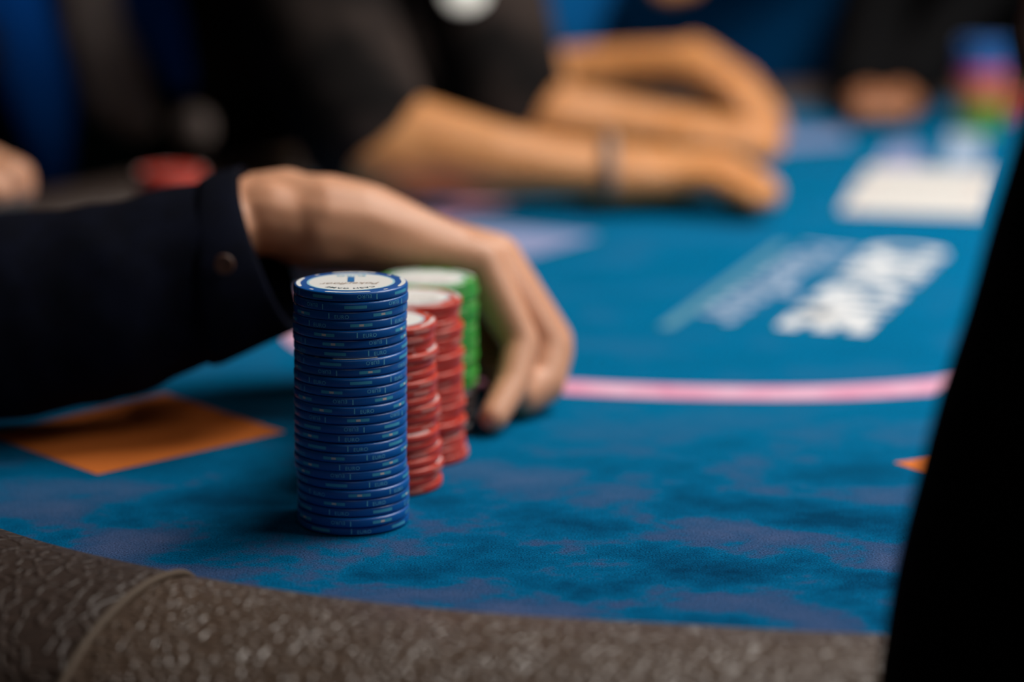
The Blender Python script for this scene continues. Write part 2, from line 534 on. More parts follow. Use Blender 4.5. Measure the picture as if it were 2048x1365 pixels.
# betting line
lp = [Vector((x, y, 0)) for x, y in [(.08, 1.70), (-.03, 1.50), (-.088, 1.30), (-.098, 1.135), (-.052, 1.056), (.021, 1.021), (.103, 1.009), (.165, 1.016), (.215, 1.04), (.30, 1.11), (.42, 1.25), (.56, 1.55)]]
lc = catmull(lp, 8)
vs, fs = [], []
for i, p in enumerate(lc):
    t = (lc[min(i + 1, len(lc) - 1)] - lc[max(i - 1, 0)]).normalized(); n = Vector((-t.y, t.x, 0))
    for s in (-1, 1):
        q = p + n * s * 0.0135; vs.append((q.x, q.y, TZ + 0.0003))
for i in range(len(lc) - 1): fs.append((2 * i, 2 * i + 2, 2 * i + 3, 2 * i + 1))
tpart('betting_line', mesh_from('betting_line', vs, fs), M['print_pink'], False)

# lettering on the felt: reads towards the near end, letter tops to the right
def felt_text(name, s, near, far, height, m, shear=0.0, bold=0.0):
    v, f = text_mesh(s, 1.0, shear, bold, 'LEFT')
    x0 = min(p.x for p in v); x1 = max(p.x for p in v); y0 = min(p.y for p in v); y1 = max(p.y for p in v)
    d = (near - far); ln = d.length; d.normalize(); up = Vector((-d.y, d.x, 0))
    out = []
    for p in v:
        a = (p.x - x0) / (x1 - x0) * ln; b = (p.y - y0) / (y1 - y0) * height
        q = far + d * a + up * b
        out.append((q.x, q.y, TZ + 0.0003))
    return tpart(name, mesh_from(name, out, f), m, False)
felt_text('title_lettering', 'CASH GAME', G(1548, 655), G(1745, 492), 0.046, M['print_white'], 0, 0.045)
felt_text('script_lettering', 'Pokerfloor', G(1375, 640), G(1610, 490), 0.034, M['print_grey'], 0.2, 0.012)
n0, n1 = G(1316, 655), G(1555, 490)
dd = (n1 - n0).normalized(); uu = Vector((dd.y, -dd.x, 0))
flat_poly('rule_stripe', [n0, n1, n1 + uu * 0.007, n0 + uu * 0.007], M['print_teal'])

# ------------------------------------------------------------------ poker chips
CR, CP = 0.01965, 0.0033
def chip_body():
    h, R = 0.00159, CR
    half = [(0, h), (R * .80, h), (R - .0009, h), (R - .00055, h - .00006), (R - .00028, h - .00020), (R - .00010, h - .00042), (R, h - .00072)]
    prof = [(r, -z) for r, z in half] + [(r, z) for r, z in reversed(half)]
    return lathe('poker_chip', prof, 72)
def wrap(v, f, theta0, r):
    out = []
    for p in v:
        a = theta0 + p.x / CR
        out.append((r * math.sin(a), -r * math.cos(a), p.y))
    return out, f
def edge_rect(theta0, wdeg, hh, r, seg=10):
    v, f = [], []
    for i in range(seg + 1):
        a = theta0 + math.radians(wdeg) * (i / seg - .5)
        for s in (-1, 1): v.append((r * math.sin(a), -r * math.cos(a), s * hh))
    for i in range(seg): f.append((2 * i, 2 * i + 2, 2 * i + 3, 2 * i + 1))
    return v, f
one = text_mesh('1', 0.00255, align='LEFT', bold=0.00006)
eur = text_mesh('EURO', 0.00185, align='LEFT', spacing=1.08)
def norm_text(t, x0, y0):
    mx = min(p.x for p in t[0]); my = min(p.y for p in t[0])
    return [Vector((p.x - mx + x0, p.y - my + y0, 0)) for p in t[0]], t[1]
T1 = norm_text(one, -0.0040, -0.00086)
T2 = norm_text(eur, -0.0018, -0.00086)
def edge_inlay():
    return mesh_from('edge_inlay', *edge_rect(0, 22.5, 0.00052, CR + 0.00003))
def edge_lettering():
    return mesh_from('edge_lettering', *join([wrap(t[0], t[1], 0, CR + 0.00003) for t in (T1, T2)]))
def edge_emblem():
    return mesh_from('edge_emblem', *edge_rect(0, 4.6, 0.00036, CR + 0.00006, 3))
def sector(a0, a1, r0, r1, z, seg, bite=True):
    v, f = [], []
    for i in range(seg + 1):
        a = a0 + (a1 - a0) * i / seg
        x = (i / seg) * 2 - 1
        ri = r0 + (r1 - r0) * 0.45 * (abs(x) ** 6) if bite else r0
        for r, zz in [(ri, z), (r1, z)]: v.append((r * math.sin(a), -r * math.cos(a), zz))
    for i in range(seg): f.append((i * 2, i * 2 + 1, (i + 1) * 2 + 1, (i + 1) * 2))
    return v, f
def face_arc():
    h = math.radians(24.5)
    return mesh_from('face_mark', *sector(-h, h, CR * .885, CR - .0008, 0.00163, 16))
def face_square():
    h = math.radians(2.8)
    return mesh_from('face_square', *sector(-h, h, CR * .885, CR * .93, 0.00163, 2, False))
ME_BODY = {}
ME_PRINT = {}
def body_mesh(c):
    if c not in ME_BODY:
        me = chip_body(); me.materials.append(M['chip_' + c])
        for p in me.polygons: p.use_smooth = True
        ME_BODY[c] = me
    return ME_BODY[c]
def pr(key, fn, m):
    if key not in ME_PRINT:
        me = fn(); me.materials.append(M[m]); ME_PRINT[key] = me
    return ME_PRINT[key]
def disc(name, r, z, seg=64):
    return mesh_from(name, [(r * math.cos(2 * PI * k / seg), r * math.sin(2 * PI * k / seg), z) for k in range(seg)], [tuple(range(seg))])
def arc_text(s, size, radius, bold=0.0):
    v, f = text_mesh(s, size, bold=bold, spacing=1.15)
    out = []
    for p in v:
        a = -p.x / radius
        r = radius + p.y
        out.append((-r * math.sin(a), r * math.cos(a), 0))
    return out, f
def shift(t, dx, dy): return [(p[0] + dx, p[1] + dy, 0) for p in t[0]], t[1]
def set_z(t, z): return [(p[0], p[1], z) for p in t[0]], t[1]
def add_label(chip, rot, value=True):
    z = 0.00166
    Mw = Matrix.Translation(chip.location) @ chip.matrix_basis.to_3x3().to_4x4()
    want = Matrix.Translation(chip.location) @ Matrix.Rotation(rot, 4, 'Z')
    loc = Mw.inverted() @ want
    lab = link('face_label', merge_label(z), None, chip, False)
    lab.matrix_local = loc
    lab['label'] = 'white printed centre label'
    ins = []
    a = arc_text('CASH GAME', 0.0027, CR * .56, 0.00004)
    ins.append(('lettering', set_z(a, z + 0.00010), 'ink_dark'))
    ins.append(('script_lettering', set_z(shift(text_mesh('Pokerfloor', 0.0046, 0.35), 0, 0.0016), z + 0.00010), 'ink_brown'))
    if value:
        ins.append(('numeral', set_z(shift(text_mesh('1', 0.0115, bold=0.00062), 0, -0.0078), z + 0.00010), 'ink_blue'))
        ins.append(('lettering', set_z(shift(text_mesh('EURO', 0.0040, bold=0.00006), 0, -0.0122), z + 0.00010), 'ink_light'))
    for n, t, m in ins:
        o = link(n, mesh_from(n, *t), M[m], lab, False)
def merge_label(z):
    if 'lab' not in ME_PRINT:
        R1, R2 = CR * .775, CR * .735
        seg = 64; v = []; f = []
        for k in range(seg):
            a = 2 * PI * k / seg; v.append((R2 * math.cos(a), R2 * math.sin(a), z))
        for k in range(seg):
            a = 2 * PI * k / seg; v.append((R1 * math.cos(a), R1 * math.sin(a), z))
        f.append(tuple(range(seg)))
        for k in range(seg):
            f.append((k, seg + k, seg + (k + 1) % seg, (k + 1) % seg))
        me = mesh_from('face_label', v, f)
        me.materials.append(M['label_white']); me.materials.append(M['label_rim'])
        for p in me.polygons: p.material_index = 0 if p.index == 0 else 1
        ME_PRINT['lab'] = me
    return ME_PRINT['lab']
ORD = ['topmost', 'second from the top', 'third from the top', 'fourth from the top', 'fifth from the top', 'sixth from the top', 'seventh from the top', 'eighth from the top', 'ninth from the top', 'tenth from the top',
       'eleventh from the top', 'twelfth from the top', 'thirteenth from the top', 'fourteenth from the top', 'fifteenth from the top', 'sixteenth from the top', 'seventeenth from the top', 'eighteenth from the top', 'nineteenth from the top', 'twentieth from the top',
       'twenty-first from the top', 'twenty-second from the top', 'twenty-third from the top', 'twenty-fourth from the top', 'twenty-fifth from the top', 'bottom chip']
PRINTS = {'blue': ('edge_teal', True), 'red': ('edge_red', False), 'green': ('edge_green', False), 'black': ('edge_grey', False), 'orange': ('edge_pale', False), 'pink': ('edge_pale', False)}
def make_chip(color, x, y, z, rot, flip=False, emblem=True, tilt=(0, 0), face=False):
    o = link('poker_chip', body_mesh(color), None, None, False)
    o.location = (x, y, z)
    R = Matrix.Rotation(tilt[0], 4, 'X') @ Matrix.Rotation(tilt[1], 4, 'Y') @ Matrix.Rotation(rot, 4, 'Z')
    if flip: R = R @ Matrix.Rotation(PI, 4, 'X')
    o.rotation_euler = R.to_euler()
    m, txt = PRINTS[color]
    for k in range(4):
        i = link('edge_inlay', pr('e' + color, edge_inlay, m), None, o, False)
        i.rotation_euler = (0, 0, k * PI / 2)
        if emblem and color == 'blue':
            link('edge_emblem', pr('emb', edge_emblem, 'emblem'), None, i, False)
        if txt:
            t = link('edge_lettering', pr('t' + color, edge_lettering, 'edge_text'), None, o, False)
            t.rotation_euler = (0, 0, k * PI / 2 + PI / 4)
        if face:
            for nm, fn, off in (('face_mark', face_arc, 0), ('face_square', face_square, PI / 4)):
                q = link(nm, pr(nm, fn, 'mark_white'), None, o, False)
                ang = math.radians(26) + k * PI / 2 + off
                q.matrix_local = (Matrix.Rotation(PI, 4, 'X') if flip else Matrix.Identity(4)) @ Matrix.Rotation(ang, 4, 'Z')
    return o

# front blue stack: (rect angle, flipped, emblem) from the top down
BLUE = [(-26, 1, 0), (8, 1, 0), (38, 0, 1), (15, 0, 1), (-23, 0, 1), (-13, 1, 1), (-12, 0, 0), (-17, 1, 0), (23.5, 1, 1), (14.5, 0, 0), (-15.5, 1, 1), (40, 1, 1), (-26, 0, 1),
        (11, 1, 1), (-39, 1, 0), (-42, 0, 1), (-33, 0, 0), (-14, 0, 1), (-41, 0, 1), (37, 1, 1), (-13, 0, 0), (10, 0, 1), (-16, 0, 1), (35, 0, 0), (35, 1, 1), (-32, 0, 0)]
XOFF = [707.5, 708, 706, 705, 704.5, 703.5, 704.5, 705, 704.5, 704, 704, 703.5, 703, 704, 703, 703, 702.5, 703, 701.5, 702, 705, 706.5, 706, 706, 705.5, 705]
for i, ((ang, fl, em), xo) in enumerate(zip(BLUE, XOFF)):
    n = 26 - 1 - i
    x = (xo - 1024) / F * 0.848
    c = make_chip('blue', x, 0.8185 + random.uniform(-.0007, .0007) - (0.0009 if i == 6 else 0) * -1, TZ + CP * (n + .5) + 0.0002, math.radians(ang), bool(fl), bool(em),
                  (random.uniform(-.008, .008), random.uniform(-.006, .006)) if 0 < i < 25 else (0, 0), i in (0, 7, 11, 25))
    tag(c, f'blue 1 EURO poker chip, {ORD[i]} of the tall front stack' if i else 'blue 1 EURO chip with white face, topmost of the tall front stack', 'poker chip', 'blue chips in the tall front stack')
    if i == 0: add_label(c, PI + math.radians(3))

def stack(colors, cx, cy, phrase, group, jit=0.0008, lean=(0, 0), label=True, value=False):
    n = len(colors)
    for i, col in enumerate(colors):
        lv = n - 1 - i
        x = cx + random.uniform(-jit, jit) + lean[0] * lv / n
        y = cy + random.uniform(-jit, jit) + lean[1] * lv / n
        c = make_chip(col, x, y, TZ + CP * (lv + .5) + 0.0002, random.uniform(0, 2 * PI), random.random() < .5, False, (random.uniform(-.008, .008), random.uniform(-.008, .008)) if 0 < i < n - 1 else (0, 0), i == 0 or random.random() < .3)
        o = ORD[i] if i < n - 1 else 'bottom chip'
        tag(c, f'{col} poker chip, {o} of {phrase}', 'poker chip', group)
        if i == 0 and label: add_label(c, PI + random.uniform(-.4, .4), value)
stack(['red'] * 19, -.0458, .8660, 'the red stack right behind the blue one', 'red chips in the nearer red stack', .0011, (-.0022, 0))
stack(['red'] * 19, -.0375, .9065, 'the farther red stack before the green one', 'red chips in the farther red stack', .0010, (-.0020, 0))
stack(['green'] * 13 + ['black'] * 6, -.0335, .9450, 'the green topped stack under the hand', 'chips in the green topped stack', .0004, (0, 0))
stack(['blue'] * 6 + ['pink'] * 3 + ['orange'] * 6 + ['green'] * 6, .366, 1.88, 'the tall many-coloured stack on the far felt', 'chips in the far many-coloured stack', .0006, label=False)
stack(['red'] * 11, P(340, 350, 1.42).x, 1.42, 'the short red stack beyond the navy sleeve', 'chips in the red stack beyond the sleeve', .0006, label=False)
stack(['red'] * 5, .412, 1.96, 'the low red stack at the far right', 'chips in the far low red stack', .0006, label=False)

# ------------------------------------------------------------------ playing cards on the felt
def card_mesh():
    w2, h2, r, t = 0.044, 0.0315, 0.0035, 0.00035
    ring = []
    for cx, cy, a0 in ((w2 - r, h2 - r, 0), (-w2 + r, h2 - r, 90), (-w2 + r, -h2 + r, 180), (w2 - r, -h2 + r, 270)):
        for k in range(5):
            a = math.radians(a0 + 22.5 * k); ring.append((cx + r * math.cos(a), cy + r * math.sin(a)))
    n = len(ring)
    vs = [(x, y, 0) for x, y in ring] + [(x, y, t) for x, y in ring]
    fs = [tuple(range(n - 1, -1, -1)), tuple(range(n, 2 * n))] + [(i, (i + 1) % n, n + (i + 1) % n, n + i) for i in range(n)]
    return mesh_from('playing_card', vs, fs)
CM = card_mesh(); CM.materials.append(M['card'])
PIPM = mesh_from('pip', [(-.003, 0, .0005), (0, -.004, .0005), (.003, 0, .0005), (0, .004, .0005)], [(0, 1, 2, 3)]); PIPM.materials.append(M['pip_red'])
ax = Vector((math.sin(math.radians(13)), math.cos(math.radians(13)), 0))
base = G(1828, 414)
CARDS = [(0, 0, 0, 'white playing card nearest the lettering on the felt'), (.067, .000, 0, 'white playing card in the middle of the row of three'),
         (.134, .002, 1, 'white playing card farthest along the row of three')]
flat_poly('card_spot', [G(1745, 345), G(1850, 342), G(1832, 288), G(1778, 290)], M['print_pale'])['label'] = 'pale lilac card spot past the white cards'
flat_poly('card_spot', [G(1885, 335), G(1962, 333), G(1968, 258), G(1902, 260)], M['print_grey'])['label'] = 'grey blue card spot by the many-coloured stack'
for i, (d, s, rz, lab) in enumerate(CARDS):
    p = base + ax * d + Vector((ax.y, -ax.x, 0)) * s
    o = link('playing_card', CM, None, None, False)
    o.location = (p.x, p.y, TZ + 0.0004); o.rotation_euler = (0, 0, math.radians(-13 + rz))
    tag(o, lab, 'playing card', 'white cards lying in a row on the felt')
    for s1 in (-1, 1):
        q = link('pip', PIPM, None, o, False); q.location = (s1 * .036, s1 * .023, 0)

# ------------------------------------------------------------------ people
Z = Vector((0, 0, 1))
def hand_chains(wrist, mcps, fingers, radii, thumb, palm_r, heel=None):
    ch = []
    for i, (mp, fg) in enumerate(zip(mcps, fingers)):
        r = radii[i]
        ch.append([(wrist[0].lerp(wrist[1], i / 3.0), palm_r[0]), (mp, palm_r[1])])
        pts = [mp] + fg
        rr = [palm_r[1] * .98, r * 1.02, r * .92, r * .80]
        ch.append([(p, q) for p, q in zip(pts, rr)])
    ch.append([(p, q) for p, q in thumb])
    return ch

def head_chains(neck, head, face):
    """head: centre of the skull; face: unit vector the face looks along."""
    up = Z; side = face.cross(up).normalized()
    c = []
    c.append([(neck, .058), (head - up * .085, .056)])
    c.append([(head + up * .035 - face * .012, (.078, .088, .088))])
    c.append([(head - up * .03 + face * .022, (.064, .068, .075))])
    c.append([(head - up * .085 + face * .05, .036)])
    c.append([(head - up * .005 + face * .088, .010), (head - up * .040 + face * .106, .014)])
    c.append([(head - up * .066 + face * .082 - side * .018, .011), (head - up * .066 + face * .084 + side * .018, .011)])
    for s in (-1, 1):
        c.append([(head - up * .005 + side * s * .080 - face * .005, (.012, .016, .028))])
        c.append([(head + up * .022 + face * .078 + side * s * .030, .014)])
    return c

def seated(name, label, group, hips, chest, neck, head, face, skin_m, shirt_m, arms, hands, voxel=0.006, sleeve='short', torso_w=(.17, .12), extra=None, hand_voxel=.0022, shirt_extra=None, sl=.72, sl_long=.97, hand_smooth=3, dz=0.0):
    """arms: list of [shoulder, elbow, wrist] with radii tuples."""
    side = face.cross(Z).normalized()
    def ell(a, b):       # wide across the shoulders
        return (abs(side.x) * a + abs(face.x) * b, abs(side.y) * a + abs(face.y) * b, min(a, b) * 1.05)
    ch = [[(hips, ell(torso_w[0] * .92, torso_w[1])), (hips.lerp(chest, .5), ell(torso_w[0] * .85, torso_w[1] * .95)), (chest, ell(torso_w[0], torso_w[1])), (chest.lerp(neck, .6), ell(torso_w[0] * .55, torso_w[1] * .6)), (neck, .058)]]
    ch += head_chains(neck, head, face)
    for s in (-1, 1):    # legs under the table
        hp = hips + side * s * .09 - Z * .03
        kn = hips + side * s * .095 + face * .40; kn.z = .50
        an = kn - face * .02; an.z = .09
        ch.append([(hp, .085), (kn, .058), (an, .042)])
        ch.append([(an - Z * .045, (.036, .036, .030)), (an + face * .15 - Z * .055, (.036, .036, .025))])
    for (sh, el, wr), rs in arms:
        ch.append([(chest.lerp(neck, .45) + (sh - chest.lerp(neck, .45)) * .5, .06), (sh, rs[0] * 1.15), (el, rs[1]), (el.lerp(wr, .3), rs[1] * 1.04), (wr, rs[2])])
    mes = [blob_mesh('body', ch, voxel, 3)]
    for h in hands:
        mes.append(blob_mesh('hand', h, hand_voxel, hand_smooth))
    body = link('person', merge_meshes('person', mes), skin_m)
    tag(body, label, 'person', group)
    # clothes
    g = 0.010
    cl = [[(hips, ell(torso_w[0] * .92 + g, torso_w[1] + g)), (hips.lerp(chest, .5), ell(torso_w[0] * .88 + g, torso_w[1] + g)), (chest, ell(torso_w[0] + g, torso_w[1] + g)), (chest.lerp(neck, .6), ell(torso_w[0] * .55 + g, torso_w[1] * .6 + g))]]
    for (sh, el, wr), rs in arms:
        base_ = chest.lerp(neck, .45) + (sh - chest.lerp(neck, .45)) * .5
        if sleeve == 'short':
            cl.append([(base_, .07), (sh, rs[0] * 1.15 + g + .004), (sh.lerp(el, sl), rs[1] * 1.05 + g + .004)])
        elif sleeve == 'long':
            cl.append([(base_, .07), (sh, rs[0] * 1.15 + g), (el, rs[1] + g), (el.lerp(wr, sl_long), rs[2] + g)])
        elif sleeve == 'upper':
            cl.append([(base_, .07), (sh, rs[0] * 1.15 + g), (el, rs[1] + g)])
    if shirt_extra: cl += shirt_extra
    link('shirt', blob_mesh('shirt', cl, max(voxel, .006), 3), shirt_m, body)
    tr = [[(hips - Z * .02, ell(torso_w[0] * .92 + .014, torso_w[1] + .014))]]
    for s in (-1, 1):
        hp = hips + side * s * .09 - Z * .03
        kn = hips + side * s * .095 + face * .40; kn.z = .50
        an = kn - face * .02; an.z = .09
        tr.append([(hp, .097), (kn, .070), (an + Z * .03, .056)])
    link('trousers', blob_mesh('trousers', tr, .009, 3), M['trousers'], body)
    hr = [[(head + Z * .052 - face * .020, (.084, .092, .084))], [(head - Z * .01 - face * .055, (.070, .066, .070))]]
    link('hair', blob_mesh('hair', hr, .006, 2), M['hair'], body)
    for s in (-1, 1):
        e = bmesh.new(); bmesh.ops.create_uvsphere(e, u_segments=12, v_segments=8, radius=.011)
        eo = link('eye', bm_mesh('eye', e), M['eye'], body)
        eo.location = head + Z * .004 + face * .0705 + side * s * .030
    if extra: extra(body)
    body.location.z += dz
    return body

# ---- near player: navy sleeve and right hand over the chips
wA = [P(535, 436, .975), P(535, 418, 1.020)]           # little finger side, thumb side of the wrist
mA = [P(958, 528, .984), P(982, 522, 1.001), P(990, 518, 1.021), P(982, 518, 1.039)]
fA = [[P(1043, 688, .970), P(1024, 770, .955), P(986, 836, .939)],
      [P(1098, 700, .990), P(1086, 765, .978), P(1044, 795, .966)],
      [P(1096, 686, 1.010), P(1080, 745, 1.000), P(1032, 770, .988)],
      [P(1064, 660, 1.027), P(1048, 720, 1.017), P(1002, 746, 1.008)]]
rA = [.0079, .0108, .0112, .0108]
thA = [(P(640, 470, 1.03), .020), (P(800, 530, 1.040), .0165), (P(915, 605, 1.040), .0140), (P(958, 712, 1.024), .0115)]
hA = hand_chains(wA, mA, fA, rA, thA, (.0160, .0118))
hA.append([(P(380, 470, .965), (.024, .029, .0200)), (P(500, 426, .990), (.018, .028, .0165)), (P(570, 423, .995), (.019, .029, .0182))])
hA.append([(P(535, 425, .985), .0160), (P(640, 452, .981), .0212), (P(710, 457, .984), .0198), (P(800, 482, .985), .0168), (P(900, 510, .986), .0138)])   # heel of the hand on the little finger side
hA.append([(P(560, 422, 1.010), .0160), (P(720, 450, 1.012), .0165), (P(900, 505, 1.018), .0130)])
hA.append([(P(560, 424, .998), .0165), (P(660, 448, .995), .0212), (P(720, 456, .995), .0200), (P(820, 487, .996), .0165), (P(940, 522, .998), .0125)])
hA.append([(P(500, 470, 1.018), .0165), (P(570, 492, 1.020), .0165), (P(640, 500, 1.018), .0170)])
hA.append([(P(630, 465, 1.012), .0205), (P(760, 500, 1.012), .0165), (P(900, 520, 1.006), .0135)])
shA, elA, wrA = Vector((-.66, .98, TZ + .34)), P(-900, 690, .930), P(400, 530, .965)
def extra_A(body):
    # sleeve ring by ring: top and bottom edge as seen, depth half width
    R = [(-900, 400, -900, 770, .046, .915), (-560, 420, -560, 785, .046, .925), (-300, 436, -300, 806, .046, .932), (-120, 438, -120, 830, .045, .938), (0, 428, 0, 832, .043, .942), (130, 417, 125, 816, .042, .946),
         (250, 396, 260, 792, .041, .950), (350, 376, 375, 748, .040, .958), (440, 352, 480, 702, .039, .962), (474, 342, 545, 672, .039, .966), (482, 344, 598, 650, .039, .969)]
    seg = 40
    rows = []
    for (tx, ty, bx, by, dw, Y) in R:
        T = P(tx, ty, Y + .006); B = P(bx, by, Y - .012); c = (T + B) / 2; u = (T - B) / 2
        rows.append((c, u, dw))
    def densify(rows, n):
        cs = catmull([r[0] for r in rows], n); us = catmull([r[1] for r in rows], n)
        ds = catmull([Vector((r[2], 0, 0)) for r in rows], n)
        return list(zip(cs, us, [d.x for d in ds]))
    dense = densify(rows, 6)
    vs, fs = [], []
    for i, (c, u, dw) in enumerate(dense):
        for k in range(seg):
            a = 2 * PI * k / seg
            p = c + u * math.cos(a) + Vector((0, -1, 0)) * dw * math.sin(a)
            q = p * 38
            d = noise.noise(Vector((q.x * .9, q.y * .5, q.z * .5))) * .0035 + noise.noise(q * 2.3) * .0012
            if i > len(dense) - 14: d *= .35
            p += (p - c).normalized() * d
            vs.append(p)
    for i in range(len(dense) - 1):
        for k in range(seg):
            k2 = (k + 1) % seg
            fs.append((i * seg + k, i * seg + k2, (i + 1) * seg + k2, (i + 1) * seg + k))
    me = mesh_from('shirt_sleeve', vs, fs)
    bm = bmesh.new(); bm.from_mesh(me); bmesh.ops.recalc_face_normals(bm, faces=bm.faces)
    bmesh.ops.solidify(bm, geom=bm.faces[:], thickness=0.0016)
    bmesh.ops.recalc_face_normals(bm, faces=bm.faces); bm.to_mesh(me); bm.free()
    link('shirt_sleeve', me, M['navy'], body)
    # cuff band, a second layer over the last third of the sleeve
    vs, fs = [], []
    cu = dense[-16:]
    for i, (c, u, dw) in enumerate(cu):
        g = 1.045 if 0 < i < len(cu) - 1 else 1.02
        for k in range(seg):
            a = 2 * PI * k / seg
            vs.append(c + (u * math.cos(a) + Vector((0, -1, 0)) * dw * math.sin(a)) * g)
    for i in range(len(cu) - 1):
        for k in range(seg):
            k2 = (k + 1) % seg
            fs.append((i * seg + k, i * seg + k2, (i + 1) * seg + k2, (i + 1) * seg + k))
    me = mesh_from('cuff', vs, fs)
    bm = bmesh.new(); bm.from_mesh(me); bmesh.ops.recalc_face_normals(bm, faces=bm.faces)
    bmesh.ops.solidify(bm, geom=bm.faces[:], thickness=0.0012)
    bmesh.ops.recalc_face_normals(bm, faces=bm.faces); bm.to_mesh(me); bm.free()
    cuff = link('cuff', me, M['navy'], body)
    b = lathe('cuff_button', [(0, -.001), (.0036, -.001), (.0041, 0), (.0039, .0010), (.0030, .0008), (0, .0008)], 20)
    bo = link('cuff_button', b, M['button'], body)
    bo.location = P(448, 530, .9175)
    bo.rotation_euler = (PI / 2, 0, 0)
    bo['label'] = 'small brown cuff button'
seated('person', 'person in a navy shirt reaching a hand over the chip stacks', None,
       Vector((-.92, 1.02, .50)), Vector((-.78, 1.0, TZ + .22)), Vector((-.72, 1.0, TZ + .42)), Vector((-.66, 1.0, TZ + .56)), Vector((.97, .1, 0)).normalized(),
       M['skin_near'], M['navy'], [((shA - Vector((0, .10, 0)), elA, wrA), (.050, .028, .023)), ((Vector((-.74, 1.20, TZ + .32)), Vector((-.66, 1.30, TZ + .02)), Vector((-.46, 1.22, TZ + .05))), (.052, .040, .027))],
       [hA], sleeve='upper', extra=extra_A, hand_voxel=.0015, hand_smooth=9)

# ---- player with bare forearms and a charcoal printed shirt
wC = [P(1215, 375, 1.478), P(1225, 345, 1.515)]
mC = [P(1345, 376, 1.478), P(1362, 358, 1.495), P(1368, 348, 1.512), P(1355, 345, 1.530)]
fC = [[P(1425, 376, 1.468), P(1470, 396, 1.455), P(1505, 412, 1.445)],
      [P(1450, 358, 1.488), P(1500, 384, 1.478), P(1535, 410, 1.455)],
      [P(1455, 346, 1.508), P(1505, 372, 1.498), P(1540, 396, 1.478)],
      [P(1435, 340, 1.528), P(1485, 362, 1.518), P(1520, 384, 1.498)]]
rC = [.0090, .0098, .0100, .0098]
thC = [(P(1250, 358, 1.512), .014), (P(1330, 368, 1.508), .0115), (P(1400, 372, 1.502), .0095)]
hC = hand_chains(wC, mC, fC, rC, thC, (.0160, .0120))
elC, wrC = P(748, 316, 1.490), P(1200, 355, 1.493)
hC.append([(elC, .030), (P(830, 308, 1.495), .0325), (P(980, 336, 1.485), .0255), (P(1100, 348, 1.488), (.022, .026, .0205)), (wrC, (.019, .027, .0185)), (P(1260, 355, 1.492), (.02, .027, .0175))])
# left forearm, farther from the camera
el2, wr2 = P(1030, 262, 1.635), P(1330, 280, 1.630)
hL = hand_chains([P(1345, 292, 1.615), P(1345, 268, 1.65)], [P(1450, 300, 1.610), P(1460, 288, 1.628), P(1462, 280, 1.645), P(1450, 276, 1.660)],
                 [[P(1495, 304, 1.608), P(1512, 312, 1.606), P(1522, 322, 1.604)], [P(1510, 294, 1.625), P(1530, 304, 1.624), P(1540, 314, 1.622)], [P(1512, 286, 1.643), P(1532, 296, 1.642), P(1544, 306, 1.640)], [P(1500, 282, 1.660), P(1522, 288, 1.658), P(1536, 298, 1.656)]],
                 rC, [(P(1380, 288, 1.665), .013), (P(1430, 290, 1.680), .0105), (P(1470, 294, 1.685), .0095)], (.0160, .0120))
hL.append([(el2, .026), (P(1110, 256, 1.632), .027), (P(1220, 268, 1.632), .024), (wr2, (.021, .027, .020)), (P(1380, 283, 1.625), (.02, .028, .017))])
def extra_C(body):
    bd = catmull([P(1218, 354, 1.4925) + Vector((0, math.cos(a) * .0285, math.sin(a) * .0205)) for a in [2 * PI * k / 12 for k in range(13)]], 3)
    o = link('wristband', tube_mesh('wristband', bd, .0042), M['band'], body)
    o['label'] = 'greyish band around the near wrist'
    b = lathe('chest_badge', [(0, -.002), (.0135, -.002), (.015, 0), (.0135, .001), (0, .001)], 28)
    bo = link('chest_badge', b, M['badge'], body)
    from mathutils.bvhtree import BVHTree
    sh = [c for c in body.children if c.name.startswith('shirt')][0].data
    tree = BVHTree.FromPolygons([v.co for v in sh.vertices], [tuple(p.vertices) for p in sh.polygons])
    hit, nrm, _i, _d = tree.ray_cast(cam.location, ray(930, 8).normalized())
    if hit is None: hit, nrm = P(930, 8, 1.85), Vector((0, -1, .4))
    nrm = (nrm + Vector((.3, -.2, .5))).normalized()
    bo.location = hit + nrm * .003
    bo.rotation_euler = nrm.to_track_quat('Z', 'Y').to_euler()
    bo['label'] = 'round white badge'
faceC = Vector((.25, -.97, 0)).normalized()
seated('person', 'person in a charcoal printed shirt with bare forearms on the felt', None,
       Vector((-.165, 2.15, .50)), Vector((-.158, 2.00, TZ + .20)), Vector((-.14, 1.94, TZ + .40)), Vector((-.07, 1.94, TZ + .54)), faceC,
       M['skin_tan'], M['charcoal'], [((Vector((-.225, 1.86, TZ + .28)), elC, elC.lerp(wrC, .25)), (.046, .030, .029)), ((Vector((-.07, 1.88, TZ + .28)), el2, el2.lerp(wr2, .25)), (.044, .027, .025))],
       [hC, hL], sleeve='short', extra=extra_C, torso_w=(.135, .115), sl=.96, dz=.004)

